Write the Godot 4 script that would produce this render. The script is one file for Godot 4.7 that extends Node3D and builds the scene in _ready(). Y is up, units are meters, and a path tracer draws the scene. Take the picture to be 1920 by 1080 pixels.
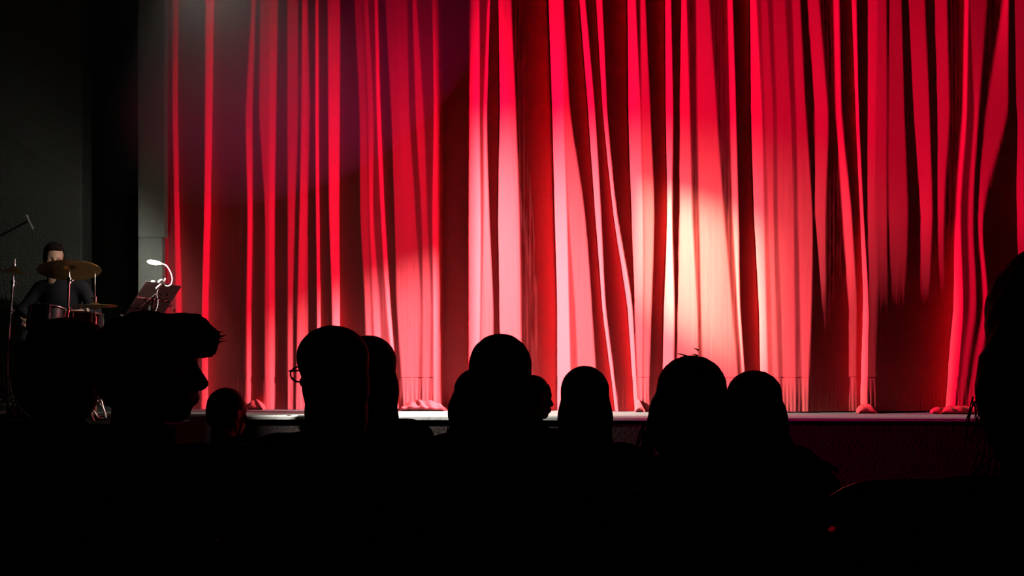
extends Node3D
# A theatre just before the show: red stage curtain, a drummer at stage left, the audience from behind.

const FOC := 2200.0      # focal length in pixels of the 1920 x 1080 frame
const EYE := 1.5         # camera height
const HOR := 640.0       # picture row of the horizon
const STAGE := 0.9       # height of the stage floor

var M := {}              # materials
var rng := RandomNumberGenerator.new()


# ---------------------------------------------------------------- mesh builder
class MB:
	var v := PackedVector3Array()
	var ix := PackedInt32Array()
	var mark_i := 0

	func begin() -> void:
		mark_i = ix.size()

	func finish() -> void:      # turn the piece added since begin() so that its faces look outwards
		var vol := 0.0
		var c := Vector3.ZERO
		var n := ix.size() - mark_i
		if n == 0:
			return
		for j in range(mark_i, ix.size()):
			c += v[ix[j]]
		c /= n
		for j in range(mark_i, ix.size(), 3):
			var a := v[ix[j]] - c
			var b := v[ix[j + 1]] - c
			var d := v[ix[j + 2]] - c
			vol += a.dot((d - a).cross(b - a))
		if vol < 0.0:
			for j in range(mark_i, ix.size(), 3):
				var t := ix[j + 1]
				ix[j + 1] = ix[j + 2]
				ix[j + 2] = t

	func tri(a: Vector3, b: Vector3, c: Vector3) -> void:
		var s := v.size()
		v.append(a); v.append(b); v.append(c)
		ix.append(s); ix.append(s + 1); ix.append(s + 2)

	func quad(a: Vector3, b: Vector3, c: Vector3, d: Vector3) -> void:
		var s := v.size()
		v.append(a); v.append(b); v.append(c); v.append(d)
		for k in [0, 1, 2, 0, 2, 3]:
			ix.append(s + k)

	func rings(rr: Array, closed := true, capped := false) -> void:
		begin()
		var n: int = rr[0].size()
		var s := v.size()
		for r in rr:
			v.append_array(r)
		var w := n if closed else n - 1
		for i in rr.size() - 1:
			for j in w:
				var a := s + i * n + j
				var b := s + i * n + (j + 1) % n
				ix.append(a); ix.append(b); ix.append(b + n)
				ix.append(a); ix.append(b + n); ix.append(a + n)
		if capped:
			for e in [0, rr.size() - 1]:
				var ring: PackedVector3Array = rr[e]
				var c := Vector3.ZERO
				for p in ring:
					c += p
				var q := v.size()
				v.append(c / n)
				v.append_array(ring)
				for j in n:
					if e == 0:
						ix.append(q); ix.append(q + 1 + (j + 1) % n); ix.append(q + 1 + j)
					else:
						ix.append(q); ix.append(q + 1 + j); ix.append(q + 1 + (j + 1) % n)
		if closed:
			finish()

	func tube(path: Array, radii, seg := 10) -> void:
		var rr := []
		var nrm := Vector3.ZERO
		for i in path.size():
			var t: Vector3 = (path[mini(i + 1, path.size() - 1)] - path[maxi(i - 1, 0)]).normalized()
			if i == 0:
				nrm = t.cross(Vector3(0.31, 0.93, 0.17)).normalized()
			nrm = (nrm - t * nrm.dot(t)).normalized()
			var bn := t.cross(nrm)
			var r: float = radii[i] if radii is Array else radii
			var ring := PackedVector3Array()
			for k in seg:
				var an := TAU * k / seg
				ring.append(path[i] + (nrm * cos(an) + bn * sin(an)) * r)
			rr.append(ring)
		rings(rr, true, true)

	# profile: [radius, height] pairs along the axis, creases where a pair repeats
	func lathe(profile: Array, xf := Transform3D(), seg := 32) -> void:
		var rr := []
		for p in profile:
			var ring := PackedVector3Array()
			for k in seg:
				var an := TAU * k / seg
				ring.append(xf * Vector3(p[0] * cos(an), p[1], p[0] * sin(an)))
			rr.append(ring)
		rings(rr, true, false)

	func box(c: Vector3, s: Vector3, bev := 0.004, bs := Basis()) -> void:
		begin()
		var h := s / 2.0
		bev = minf(bev, minf(h.x, minf(h.y, h.z)) * 0.9)
		var P := func(sx: float, sy: float, sz: float, ax: int) -> Vector3:
			var p := Vector3(sx * h.x, sy * h.y, sz * h.z)
			var g := Vector3(sx, sy, sz) * bev
			g[ax] = 0.0
			return c + bs * (p - g)
		for ax in 3:
			var u := (ax + 1) % 3
			var w := (ax + 2) % 3
			for sg in [-1.0, 1.0]:
				var q := []
				for k in [[-1, -1], [1, -1], [1, 1], [-1, 1]]:
					var d := [0.0, 0.0, 0.0]
					d[ax] = sg; d[u] = float(k[0]); d[w] = float(k[1])
					q.append(P.call(d[0], d[1], d[2], ax))
				_out(q, c)
		for ax in 3:               # edges along ax
			var u := (ax + 1) % 3
			var w := (ax + 2) % 3
			for su in [-1.0, 1.0]:
				for sw in [-1.0, 1.0]:
					var d := [0.0, 0.0, 0.0]
					d[u] = su; d[w] = sw
					d[ax] = -1.0
					var a: Vector3 = P.call(d[0], d[1], d[2], u)
					var b: Vector3 = P.call(d[0], d[1], d[2], w)
					d[ax] = 1.0
					var e: Vector3 = P.call(d[0], d[1], d[2], u)
					var f: Vector3 = P.call(d[0], d[1], d[2], w)
					_out([a, b, f, e], c)
		for sx in [-1.0, 1.0]:
			for sy in [-1.0, 1.0]:
				for sz in [-1.0, 1.0]:
					_out([P.call(sx, sy, sz, 0), P.call(sx, sy, sz, 1), P.call(sx, sy, sz, 2)], c)

	func _out(q: Array, c: Vector3) -> void:
		var n: Vector3 = (q[2] - q[0]).cross(q[1] - q[0])
		if n.dot(q[0] - c) < 0.0:
			q.reverse()
		if q.size() == 4:
			quad(q[0], q[1], q[2], q[3])
		else:
			tri(q[0], q[1], q[2])

	func add(o: MB, xf: Transform3D) -> void:
		var s := v.size()
		var flip := xf.basis.determinant() < 0.0
		for p in o.v:
			v.append(xf * p)
		for j in range(0, o.ix.size(), 3):
			ix.append(s + o.ix[j])
			ix.append(s + o.ix[j + (2 if flip else 1)])
			ix.append(s + o.ix[j + (1 if flip else 2)])

	func arrays() -> Array:
		var nr := PackedVector3Array()
		nr.resize(v.size())
		for j in range(0, ix.size(), 3):
			var a := v[ix[j]]
			var n := (v[ix[j + 2]] - a).cross(v[ix[j + 1]] - a)
			nr[ix[j]] += n; nr[ix[j + 1]] += n; nr[ix[j + 2]] += n
		for j in nr.size():
			nr[j] = nr[j].normalized() if nr[j].length_squared() > 1e-24 else Vector3.UP
		var ar := []
		ar.resize(Mesh.ARRAY_MAX)
		ar[Mesh.ARRAY_VERTEX] = v
		ar[Mesh.ARRAY_NORMAL] = nr
		ar[Mesh.ARRAY_INDEX] = ix
		return ar

	func mesh(m: Material) -> ArrayMesh:
		var am := ArrayMesh.new()
		am.add_surface_from_arrays(Mesh.PRIMITIVE_TRIANGLES, arrays())
		am.surface_set_material(0, m)
		return am


# ---------------------------------------------------------------- smooth blobs meshed as surface nets
class Blob:
	var lo: Vector3
	var c: float
	var k: float
	var nx: int
	var ny: int
	var nz: int
	var f := PackedFloat32Array()

	func _init(a: Vector3, b: Vector3, cell: float, sharp: float) -> void:
		lo = a; c = cell; k = sharp
		nx = int((b.x - a.x) / c) + 2
		ny = int((b.y - a.y) / c) + 2
		nz = int((b.z - a.z) / c) + 2
		f.resize(nx * ny * nz)

	func _span(a: Vector3, b: Vector3) -> Array:
		var p := (a - lo) / c
		var q := (b - lo) / c
		return [clampi(int(p.x), 0, nx - 1), clampi(int(p.y), 0, ny - 1), clampi(int(p.z), 0, nz - 1),
			clampi(int(q.x) + 1, 0, nx - 1), clampi(int(q.y) + 1, 0, ny - 1), clampi(int(q.z) + 1, 0, nz - 1)]

	func cap(a: Vector3, b: Vector3, ra: float, rb: float) -> void:
		var g := Vector3.ONE * (maxf(ra, rb) + 6.0 / k)
		var s := _span(a.min(b) - g, a.max(b) + g)
		var ab := b - a
		var l2 := maxf(ab.length_squared(), 1e-9)
		for y in range(s[1], s[4] + 1):
			for z in range(s[2], s[5] + 1):
				var row := (y * nz + z) * nx
				for x in range(s[0], s[3] + 1):
					var p := lo + Vector3(x, y, z) * c - a
					var t := clampf(p.dot(ab) / l2, 0.0, 1.0)
					f[row + x] += exp(-k * ((p - ab * t).length() - lerpf(ra, rb, t)))

	func ell(o: Vector3, r: Vector3, bs := Basis(), sg := 1.0) -> void:
		var g := Vector3.ONE * (maxf(r.x, maxf(r.y, r.z)) + 6.0 / k)
		var s := _span(o - g, o + g)
		var inv := bs.transposed()
		for y in range(s[1], s[4] + 1):
			for z in range(s[2], s[5] + 1):
				var row := (y * nz + z) * nx
				for x in range(s[0], s[3] + 1):
					var p := inv * (lo + Vector3(x, y, z) * c - o)
					var q := p / r
					var l := q.length()
					var m := (q / r).length()
					var d := l * (l - 1.0) / maxf(m, 1e-6)
					f[row + x] += sg * exp(-k * d)

	func rough(noise: FastNoiseLite, amount: float, st: Vector3) -> void:
		for y in ny:
			for z in nz:
				var row := (y * nz + z) * nx
				for x in nx:
					var w := f[row + x]
					if w > 0.005 and w < 200.0:
						var p := (lo + Vector3(x, y, z) * c) * st
						f[row + x] = w * exp(k * amount * noise.get_noise_3dv(p))

	func cut_below(h: float) -> void:
		for y in ny:
			if lo.y + y * c < h:
				for q in range(y * nz * nx, (y + 1) * nz * nx):
					f[q] = 0.0

	func nets(mb: MB) -> void:
		mb.begin()
		var n := nx * ny * nz
		var g := PackedFloat32Array()
		g.resize(n)
		for j in n:
			g[j] = log(maxf(f[j], 1e-7))
		var id := PackedInt32Array()
		id.resize(n)
		id.fill(-1)
		var sx := 1
		var sz := nx
		var sy := nx * nz
		var off := [0, sx, sz, sx + sz, sy, sy + sx, sy + sz, sy + sx + sz]
		var edges := [[0, 1], [2, 3], [4, 5], [6, 7], [0, 2], [1, 3], [4, 6], [5, 7], [0, 4], [1, 5], [2, 6], [3, 7]]
		var pos := [Vector3(0, 0, 0), Vector3(1, 0, 0), Vector3(0, 0, 1), Vector3(1, 0, 1), Vector3(0, 1, 0), Vector3(1, 1, 0), Vector3(0, 1, 1), Vector3(1, 1, 1)]
		for y in ny - 1:
			for z in nz - 1:
				var row := y * sy + z * sz
				for x in nx - 1:
					var q := row + x
					var a := g[q] > 0.0
					if a == (g[q + sx] > 0.0) and a == (g[q + sz] > 0.0) and a == (g[q + sx + sz] > 0.0) and a == (g[q + sy] > 0.0) and a == (g[q + sy + sx] > 0.0) and a == (g[q + sy + sz] > 0.0) and a == (g[q + sy + sx + sz] > 0.0):
						continue
					var acc := Vector3.ZERO
					var cnt := 0
					for e in edges:
						var ga: float = g[q + off[e[0]]]
						var gb: float = g[q + off[e[1]]]
						if (ga > 0.0) != (gb > 0.0):
							var t := ga / (ga - gb)
							acc += pos[e[0]].lerp(pos[e[1]], t)
							cnt += 1
					id[q] = mb.v.size()
					mb.v.append(lo + (Vector3(x, y, z) + acc / cnt) * c)
		for y in range(1, ny - 1):
			for z in range(1, nz - 1):
				var row := y * sy + z * sz
				for x in range(1, nx - 1):
					var q := row + x
					var a := g[q] > 0.0
					if a != (g[q + sx] > 0.0):
						_face(mb, id[q], id[q - sz], id[q - sz - sy], id[q - sy], a)
					if a != (g[q + sz] > 0.0):
						_face(mb, id[q], id[q - sy], id[q - sy - sx], id[q - sx], a)
					if a != (g[q + sy] > 0.0):
						_face(mb, id[q], id[q - sx], id[q - sx - sz], id[q - sz], a)
		mb.finish()

	func _face(mb: MB, a: int, b: int, d: int, e: int, up: bool) -> void:
		if a < 0 or b < 0 or d < 0 or e < 0:
			return
		if up:
			for t in [a, b, d, a, d, e]:
				mb.ix.append(t)
		else:
			for t in [a, d, b, a, e, d]:
				mb.ix.append(t)


# ---------------------------------------------------------------- small helpers
func px(x: float, y: float, d: float) -> Vector3:      # the point at depth d that the photograph shows at (x, y)
	return Vector3((x - 960.0) / FOC * d, EYE + (HOR - y) / FOC * d, -d)


func numbered(called: String, parent: Node) -> String:
	if not parent.has_node(called):
		return called
	var n := 1
	while parent.has_node("%s_%03d" % [called, n]):
		n += 1
	return "%s_%03d" % [called, n]


func part(called: String, mb: MB, m: Material, parent: Node, label := "") -> MeshInstance3D:
	var o := MeshInstance3D.new()
	o.name = numbered(called, parent)
	o.mesh = mb.mesh(m)
	parent.add_child(o, true)
	if label:
		o.set_meta("label", label)
	return o


func thing(called: String, at: Vector3, label: String, category: String, group := "", turn := 0.0) -> Node3D:
	var o := Node3D.new()
	o.name = numbered(called, self)
	o.position = at
	o.rotation.y = turn
	add_child(o, true)
	o.set_meta("label", label)
	o.set_meta("category", category)
	if group:
		o.set_meta("group", group)
	return o


func setting(called: String, mb: MB, m: Material, label: String, category: String, parent: Node = self) -> MeshInstance3D:
	var o := part(called, mb, m, parent)
	o.set_meta("label", label)
	if parent == self:
		o.set_meta("category", category)
		o.set_meta("kind", "structure")
	return o


func one_box(c: Vector3, s: Vector3, bev := 0.004, bs := Basis()) -> MB:
	var mb := MB.new()
	mb.box(c, s, bev, bs)
	return mb


func mat(called: String, c: Color, rough := 0.8, metal := 0.0) -> StandardMaterial3D:      # c is linear
	var m := StandardMaterial3D.new()
	m.resource_name = called
	m.albedo_color = c.linear_to_srgb()
	m.roughness = rough
	m.metallic = metal
	M[called] = m
	return m


func noise_map(freq: float, seed_: int, normal := false, strength := 4.0) -> NoiseTexture2D:
	var t := NoiseTexture2D.new()
	var n := FastNoiseLite.new()
	n.seed = seed_
	n.frequency = freq
	t.noise = n
	t.width = 256
	t.height = 256
	t.seamless = true
	t.as_normal_map = normal
	t.bump_strength = strength
	return t


func relief(m: StandardMaterial3D, freq: float, scale: float, strength := 3.0) -> void:
	m.normal_enabled = true
	m.normal_texture = noise_map(freq, 11, true, strength)
	m.uv1_triplanar = true
	m.uv1_world_triplanar = true
	m.uv1_scale = Vector3.ONE * scale


func bez(a: Vector3, b: Vector3, c: Vector3, d: Vector3, n := 12) -> Array:
	var out := []
	for i in n + 1:
		out.append(a.bezier_interpolate(b, c, d, float(i) / n))
	return out


func spot(called: String, at: Vector3, to: Vector3, color: Color, energy: float, half: float, soft: float, size := 0.05) -> SpotLight3D:
	var l := SpotLight3D.new()
	l.name = called
	add_child(l)
	l.look_at_from_position(at, to, Vector3.UP)
	l.light_color = color.linear_to_srgb()
	l.light_energy = energy
	l.spot_angle = half
	l.spot_angle_attenuation = soft
	l.spot_range = 30.0
	l.spot_attenuation = 2.0
	l.light_size = size
	l.shadow_enabled = true
	return l


func _ready() -> void:
	rng.seed = 7
	# camera: level, the lens shifted upwards
	var cam := Camera3D.new()
	cam.name = "camera"
	cam.projection = Camera3D.PROJECTION_FRUSTUM
	cam.near = 0.05
	cam.far = 60.0
	cam.size = 1080.0 / FOC * cam.near
	cam.frustum_offset = Vector2(0.0, (HOR - 540.0) / FOC * cam.near)
	cam.position = Vector3(0, EYE, 0)
	add_child(cam)
	cam.current = true
	# a closed, dark house: no sky
	var env := Environment.new()
	env.background_mode = Environment.BG_COLOR
	env.background_color = Color.BLACK
	env.tonemap_mode = Environment.TONE_MAPPER_LINEAR
	env.tonemap_exposure = 1.0
	env.sdfgi_enabled = true
	env.ssao_enabled = true
	env.ssil_enabled = true
	env.volumetric_fog_enabled = true
	env.volumetric_fog_density = 0.0
	var we := WorldEnvironment.new()
	we.name = "environment"
	we.environment = env
	add_child(we)
	# stage lights just outside the picture, each with its flags
	materials()
	spotlight("red stage spotlight beside the drummer, aimed across the curtain", RED_LEFT, Vector3(2.9, 1.7, -9.75), Color(1.0, 0.01, 0.2), 205.0, 35.0, 1.0, [[879.0, 1.0]], -10.0)
	spotlight("red stage spotlight on the far right, aimed at the drummer's end of the curtain", RED_RIGHT, Vector3(-1.1, 2.1, -10.2), Color(1.0, 0.015, 0.16), 120.0, 31.0, 1.0, [[828.0, 1.0], [300.0, -1.0, 0.5, 3.6]], -10.2)
	spotlight("warm white stage spotlight above the red one beside the drummer", RED_LEFT + Vector3(0.0, 1.2, 0.0), px(1190, 860, 9.9), Color(0.92, 0.82, 0.74), 430.0, 25.0, 1.0, [[879.0, 1.0], [1515.0, -1.0, 0.35]], -9.1)
	spotlight("narrow yellowish stage spotlight topmost above the red one", RED_LEFT + Vector3(0.0, 2.1, 0.0), px(1300, 500, 9.9), Color(1.0, 0.95, 0.55), 2100.0, 5.5, 1.0, [[1240.0, 1.0], [1360.0, -1.0]])
	spotlight("pinkish white stage spotlight on the far right below the ceiling", RED_RIGHT + Vector3(0.0, 0.9, 0.0), px(800, 690, 10.1), Color(1.0, 0.8, 0.84), 480.0, 10.0, 1.0, [[828.0, 1.0], [560.0, -1.0, 0.3]], -9.6)
	spotlight("dim white stage spotlight in the haze high in front of the curtain", Vector3(-1.95, 4.05, -7.0), px(640, 560, 8.5), Color(1.0, 0.92, 0.84), 0.7, 50.0, 1.0, [])
	edge_light()
	room()
	curtain()
	audience()
	kit()
	drummer()
	music_stand()
	indicator()
	haze()


func materials() -> void:
	var v := mat("curtain_velvet", Color(0.42, 0.062, 0.068), 0.95)
	v.specular_mode = BaseMaterial3D.SPECULAR_DISABLED
	relief(mat("stage_floor", Color(0.13, 0.14, 0.135), 0.8), 0.03, 1.2, 1.0)
	relief(mat("stage_front", Color(0.012, 0.010, 0.010), 0.9), 0.05, 2.0, 1.5)
	relief(mat("house_wall", Color(0.02, 0.018, 0.018), 0.9), 0.05, 1.0, 1.0)
	relief(mat("carpet", Color(0.012, 0.006, 0.007), 1.0), 0.3, 2.0, 3.0)
	relief(mat("wing_plaster", Color(0.145, 0.152, 0.13), 0.95), 0.12, 1.2, 5.0)
	relief(mat("wing_drape", Color(0.008, 0.008, 0.007), 1.0), 0.2, 2.0, 2.0)
	relief(mat("flat_grey", Color(0.30, 0.32, 0.28), 0.9), 0.2, 1.5, 2.0)
	for k in ["wing_plaster", "flat_grey", "stage_front", "house_wall", "carpet", "wing_drape"]:
		M[k].specular_mode = BaseMaterial3D.SPECULAR_DISABLED
	mat("lamp_black", Color(0.01, 0.01, 0.01), 0.7)


func spotlight(label: String, at: Vector3, to: Vector3, color: Color, energy: float, half: float, soft: float, flags: Array, floor_z := 0.0) -> void:
	var t := thing("stage_spotlight", at, label, "spotlight", "stage spotlights around the curtain")
	var z := (at - to).normalized()
	var bs := Basis.looking_at(-z, Vector3.UP)
	var mb := MB.new()
	mb.lathe([[0.0, -0.02], [0.075, -0.02], [0.085, -0.02], [0.085, -0.26], [0.085, -0.26], [0.06, -0.32], [0.0, -0.32]], Transform3D(bs * Basis(Vector3.RIGHT, -PI / 2.0)), 24)
	part("housing", mb, M.lamp_black, t)
	var yk := MB.new()
	yk.tube([bs * Vector3(-0.1, 0, 0.14), bs * Vector3(-0.1, 0.16, 0.14), bs * Vector3(0.1, 0.16, 0.14), bs * Vector3(0.1, 0, 0.14)], 0.008, 8)
	part("yoke", yk, M.lamp_black, t)
	var lens := MB.new()
	lens.lathe([[0.072, 0.0], [0.05, 0.012], [0.0, 0.016]], Transform3D(bs * Basis(Vector3.RIGHT, -PI / 2.0), bs * Vector3(0, 0, 0.012)), 20)
	var lm := mat("lens_glow", color, 0.3)
	lm.emission_enabled = true
	lm.emission = color.linear_to_srgb()
	lm.emission_energy_multiplier = 2.0
	part("lamp_lens", lens, lm, t)
	for f in flags:      # a blade whose edge stands on the vertical plane through the lamp and that column of the curtain
		var p: Vector3 = Vector3(CUR_A.x, 0, CUR_A.y) + Vector3(CUR_B.x - CUR_A.x, 0, CUR_B.y - CUR_A.y).normalized() * cur_u(f[0], 0.0)
		var d := Vector3(p.x - at.x, 0, p.z - at.z).normalized()
		var dist: float = f[2] if f.size() > 2 else 0.5
		var side := d.cross(Vector3.UP) * (1.0 if d.x < 0.0 else -1.0) * float(f[1])
		if signf(side.z) != -signf(float(f[1])):
			side = -side
		var lean: float = tan(deg_to_rad(f[3])) if f.size() > 3 else 0.0
		var up := (Vector3.UP - side * lean).normalized()
		var out := (side + Vector3.UP * lean).normalized()
		var low := at.y >= 3.6
		part("barn_door", one_box(d * dist + Vector3(0, -0.09 if lean > 0.0 else 0.0, 0) + out * 0.22 + up * (-0.23 if low else (0.13 if lean > 0.0 else 0.05)), Vector3(0.44, 0.86 if low else 0.9, 0.004), 0.001, Basis(out, up, out.cross(up))), M.lamp_black, t)
	if floor_z < 0.0:      # a low flag that keeps the beam off whatever lies in front of that line of the stage floor
		var tall := 0.5 if at.y < 3.6 else 0.2
		var off := 0.16 if at.x < 0.0 else 0.08
		var slope := (STAGE - at.y) / (floor_z - at.z)
		part("barn_door", one_box(Vector3(signf(to.x - at.x) * (0.4 if at.x < 0.0 else 0.25), off * slope * -1.0 - tall / 2.0, -off), Vector3(1.0 if at.x < 0.0 else 0.62, tall, 0.004), 0.001), M.lamp_black, t)
	spot("stage_beam_light", at - z * 0.03, to, color, energy, half, soft, 0.012)


func room() -> void:
	var f := MB.new()
	f.box(Vector3(0, -0.1, -6.5), Vector3(13.0, 0.38, 8.0), 0.002)          # flat part in front of the stage, top 0.09
	for s in [[-2.0, 0.25], [-2.75, 0.22], [-3.6, 0.19], [-4.5, 0.16], [-5.4, 0.13]]:      # shallow carpeted steps rising to the back
		var z0: float = s[0]
		f.box(Vector3(0, float(s[1]) / 2.0 - 0.15, (4.6 + z0) / 2.0), Vector3(13.0, float(s[1]) + 0.3, 4.6 - z0), 0.004)
	setting("floor", f, M.carpet, "dark carpeted house floor stepping gently down to the stage", "floor")
	setting("wall_left", one_box(Vector3(-6.6, 3.0, -4.4), Vector3(0.3, 6.8, 18.4), 0.01), M.house_wall, "dark side wall of the hall on the drummer's side", "wall")
	setting("wall_right", one_box(Vector3(6.6, 3.0, -4.4), Vector3(0.3, 6.8, 18.4), 0.01), M.house_wall, "dark side wall of the hall on the right", "wall")
	setting("wall_back", one_box(Vector3(0, 3.0, 4.7), Vector3(13.4, 6.8, 0.3), 0.01), M.house_wall, "dark back wall of the hall behind the audience", "wall")
	setting("wall_stage", one_box(Vector3(0, 3.0, -13.5), Vector3(13.4, 6.8, 0.3), 0.01), M.house_wall, "dark wall at the rear of the stage behind the curtain", "wall")
	setting("ceiling", one_box(Vector3(0, 6.4, -4.4), Vector3(13.4, 0.3, 18.5), 0.01), M.house_wall, "dark ceiling over hall and stage", "ceiling")
	# stage: floor slab whose front edge runs a little askew, and the front below it
	var zl := -9.72
	var zr := -9.16
	var xl := -6.44
	var xr := 6.44
	var sl := MB.new()
	sl.begin()
	var top := [Vector3(xl, STAGE, -13.3), Vector3(xr, STAGE, -13.3), Vector3(xr, STAGE, zr - 0.01), Vector3(xl, STAGE, zl - 0.01)]
	var edge := [Vector3(xr, STAGE, zr - 0.01), Vector3(xr, STAGE - 0.012, zr), Vector3(xl, STAGE - 0.012, zl), Vector3(xl, STAGE, zl - 0.01)]
	var dn := Vector3(0, -0.022, 0)
	sl.quad(top[0], top[1], top[2], top[3])
	sl.quad(edge[3], edge[0], edge[1], edge[2])
	sl.quad(edge[2], edge[1], edge[1] + dn, edge[2] + dn)
	sl.quad(top[1] + dn * 1.5, top[0] + dn * 1.5, edge[2] + dn, edge[1] + dn)
	sl.finish()
	setting("stage_floor", sl, M.stage_floor, "pale grey stage floor whose lit edge shows below the red curtain", "stage")
	setting("stage_apron", one_box(Vector3(-4.45, 0.39, -9.13), Vector3(4.0, 1.02, 1.14), 0.006), M.stage_front, "dark stage apron at left carrying the drummer's kit", "stage")
	var fr := MB.new()
	fr.begin()
	var a := Vector3(xl, -0.1, zl - 0.02)
	var b := Vector3(xr, -0.1, zr - 0.02)
	var up := Vector3(0, STAGE - 0.034 + 0.1, 0)
	var bk := Vector3(0, 0, -0.12)
	fr.quad(a, b, b + up, a + up)
	fr.quad(b + bk, a + bk, a + bk + up, b + bk + up)
	fr.quad(a + up, b + up, b + up + bk, a + up + bk)
	fr.quad(a + bk, b + bk, b, a)
	fr.quad(a, a + up, a + up + bk, a + bk)
	fr.quad(b, b + bk, b + bk + up, b + up)
	fr.finish()
	setting("trim_1", fr, M.stage_front, "dark panelled front of the stage below the pale edge", "stage front")
	# stage left wing: plaster wall, black drape, grey flat with a joint
	var wa := px(153, 540, 10.7)
	setting("wall_wing", one_box(Vector3((-6.4 + wa.x) / 2.0, 3.55, -10.85), Vector3(wa.x + 6.4, 5.3, 0.3), 0.01), M.wing_plaster, "rough grey plaster wall behind the drummer", "wall")
	var d := MB.new()
	var rr := []
	for yy in [6.2, 3.5, 2.0, STAGE + 0.01]:
		var ring := PackedVector3Array()
		for i in 41:
			var x := lerpf(-4.1, -2.9, i / 40.0)
			ring.append(Vector3(x, yy, -10.95 + 0.012 * sin(x * 31.0) + 0.006 * sin(x * 55.0 + yy)))
		rr.append(ring)
	d.rings(rr, false)
	var dr := part("wing_drape", d, M.wing_drape, self)
	dr.set_meta("label", "black drape hanging between the plaster wall and the grey flat")
	dr.set_meta("category", "drape")
	var fl := thing("scenery_flat", Vector3(px(285, 540, 10.1).x, STAGE, -10.15), "tall grey flat with a joint, standing at the left edge of the red curtain", "flat")
	var p1 := px(259, 445, 10.1)
	var p2 := px(304, 445, 10.1)
	var p3 := px(309, 445, 10.1)
	var o := fl.position
	part("lower_panel", one_box(Vector3((p1.x + p2.x) / 2.0, (STAGE + p1.y) / 2.0, -10.15) - o, Vector3(p2.x - p1.x, p1.y - STAGE - 0.006, 0.1), 0.004), M.flat_grey, fl)
	part("return_panel", one_box(Vector3(p1.x + 0.02, 3.5, -10.56) - o, Vector3(0.04, 5.2, 0.7), 0.004), M.wing_drape, fl)
	part("upper_panel", one_box(Vector3((p1.x + p3.x) / 2.0, (6.2 + p1.y) / 2.0, -10.146) - o, Vector3(p3.x - p1.x, 6.2 - p1.y, 0.1), 0.004), M.flat_grey, fl)


func haze() -> void:      # thin stage smoke hanging under the light bar at the top left
	var fog := FogVolume.new()
	fog.name = "stage_haze"
	fog.shape = RenderingServer.FOG_VOLUME_SHAPE_ELLIPSOID
	fog.size = Vector3(3.6, 3.4, 1.2)
	fog.position = Vector3(-1.8, 4.0, -7.0)
	var fm := FogMaterial.new()
	fm.density = 0.32
	fm.albedo = Color(0.9, 0.9, 0.9)
	fog.material = fm
	add_child(fog)
	fog.set_meta("label", "thin grey stage haze glowing under the lights at the top left")
	fog.set_meta("category", "haze")
	fog.set_meta("kind", "stuff")


func edge_light() -> void:      # a slot light above the picture that washes the front edge of the stage
	var a := Vector3(-2.5, 4.87, -9.66)
	var b := Vector3(4.4, 4.87, -9.38)
	var x := (b - a).normalized()
	var bs := Basis(x, Vector3.UP.cross(x), Vector3.UP)      # -z points down
	var t := thing("strip_light", a.lerp(b, 0.5), "long white slot light hanging over the front edge of the stage", "light")
	var n := (b - a).length()
	for s in [-1.0, 1.0]:
		part("side_board", one_box(bs * Vector3(0, s * 0.04, -0.24), Vector3(n + 0.1, 0.012, 0.56), 0.002, bs), M.lamp_black, t)
	part("top_board", one_box(bs * Vector3(0, 0, 0.045), Vector3(n + 0.1, 0.092, 0.012), 0.002, bs), M.lamp_black, t)
	var g := mat("strip_glow", Color(0.9, 0.9, 0.86), 0.5)
	g.emission_enabled = true
	g.emission = Color(1.0, 0.98, 0.92)
	g.emission_energy_multiplier = 2.0
	part("lamp_tube", one_box(bs * Vector3(0, 0, 0.025), Vector3(n, 0.02, 0.012), 0.003, bs), g, t)
	var l := AreaLight3D.new()
	l.name = "strip_area_light"
	l.transform = Transform3D(bs, t.position)
	l.area_size = Vector2(n, 0.02)
	l.light_color = Color(1.0, 0.98, 0.92)
	l.light_energy = 18.0
	l.shadow_enabled = true
	add_child(l)


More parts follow.
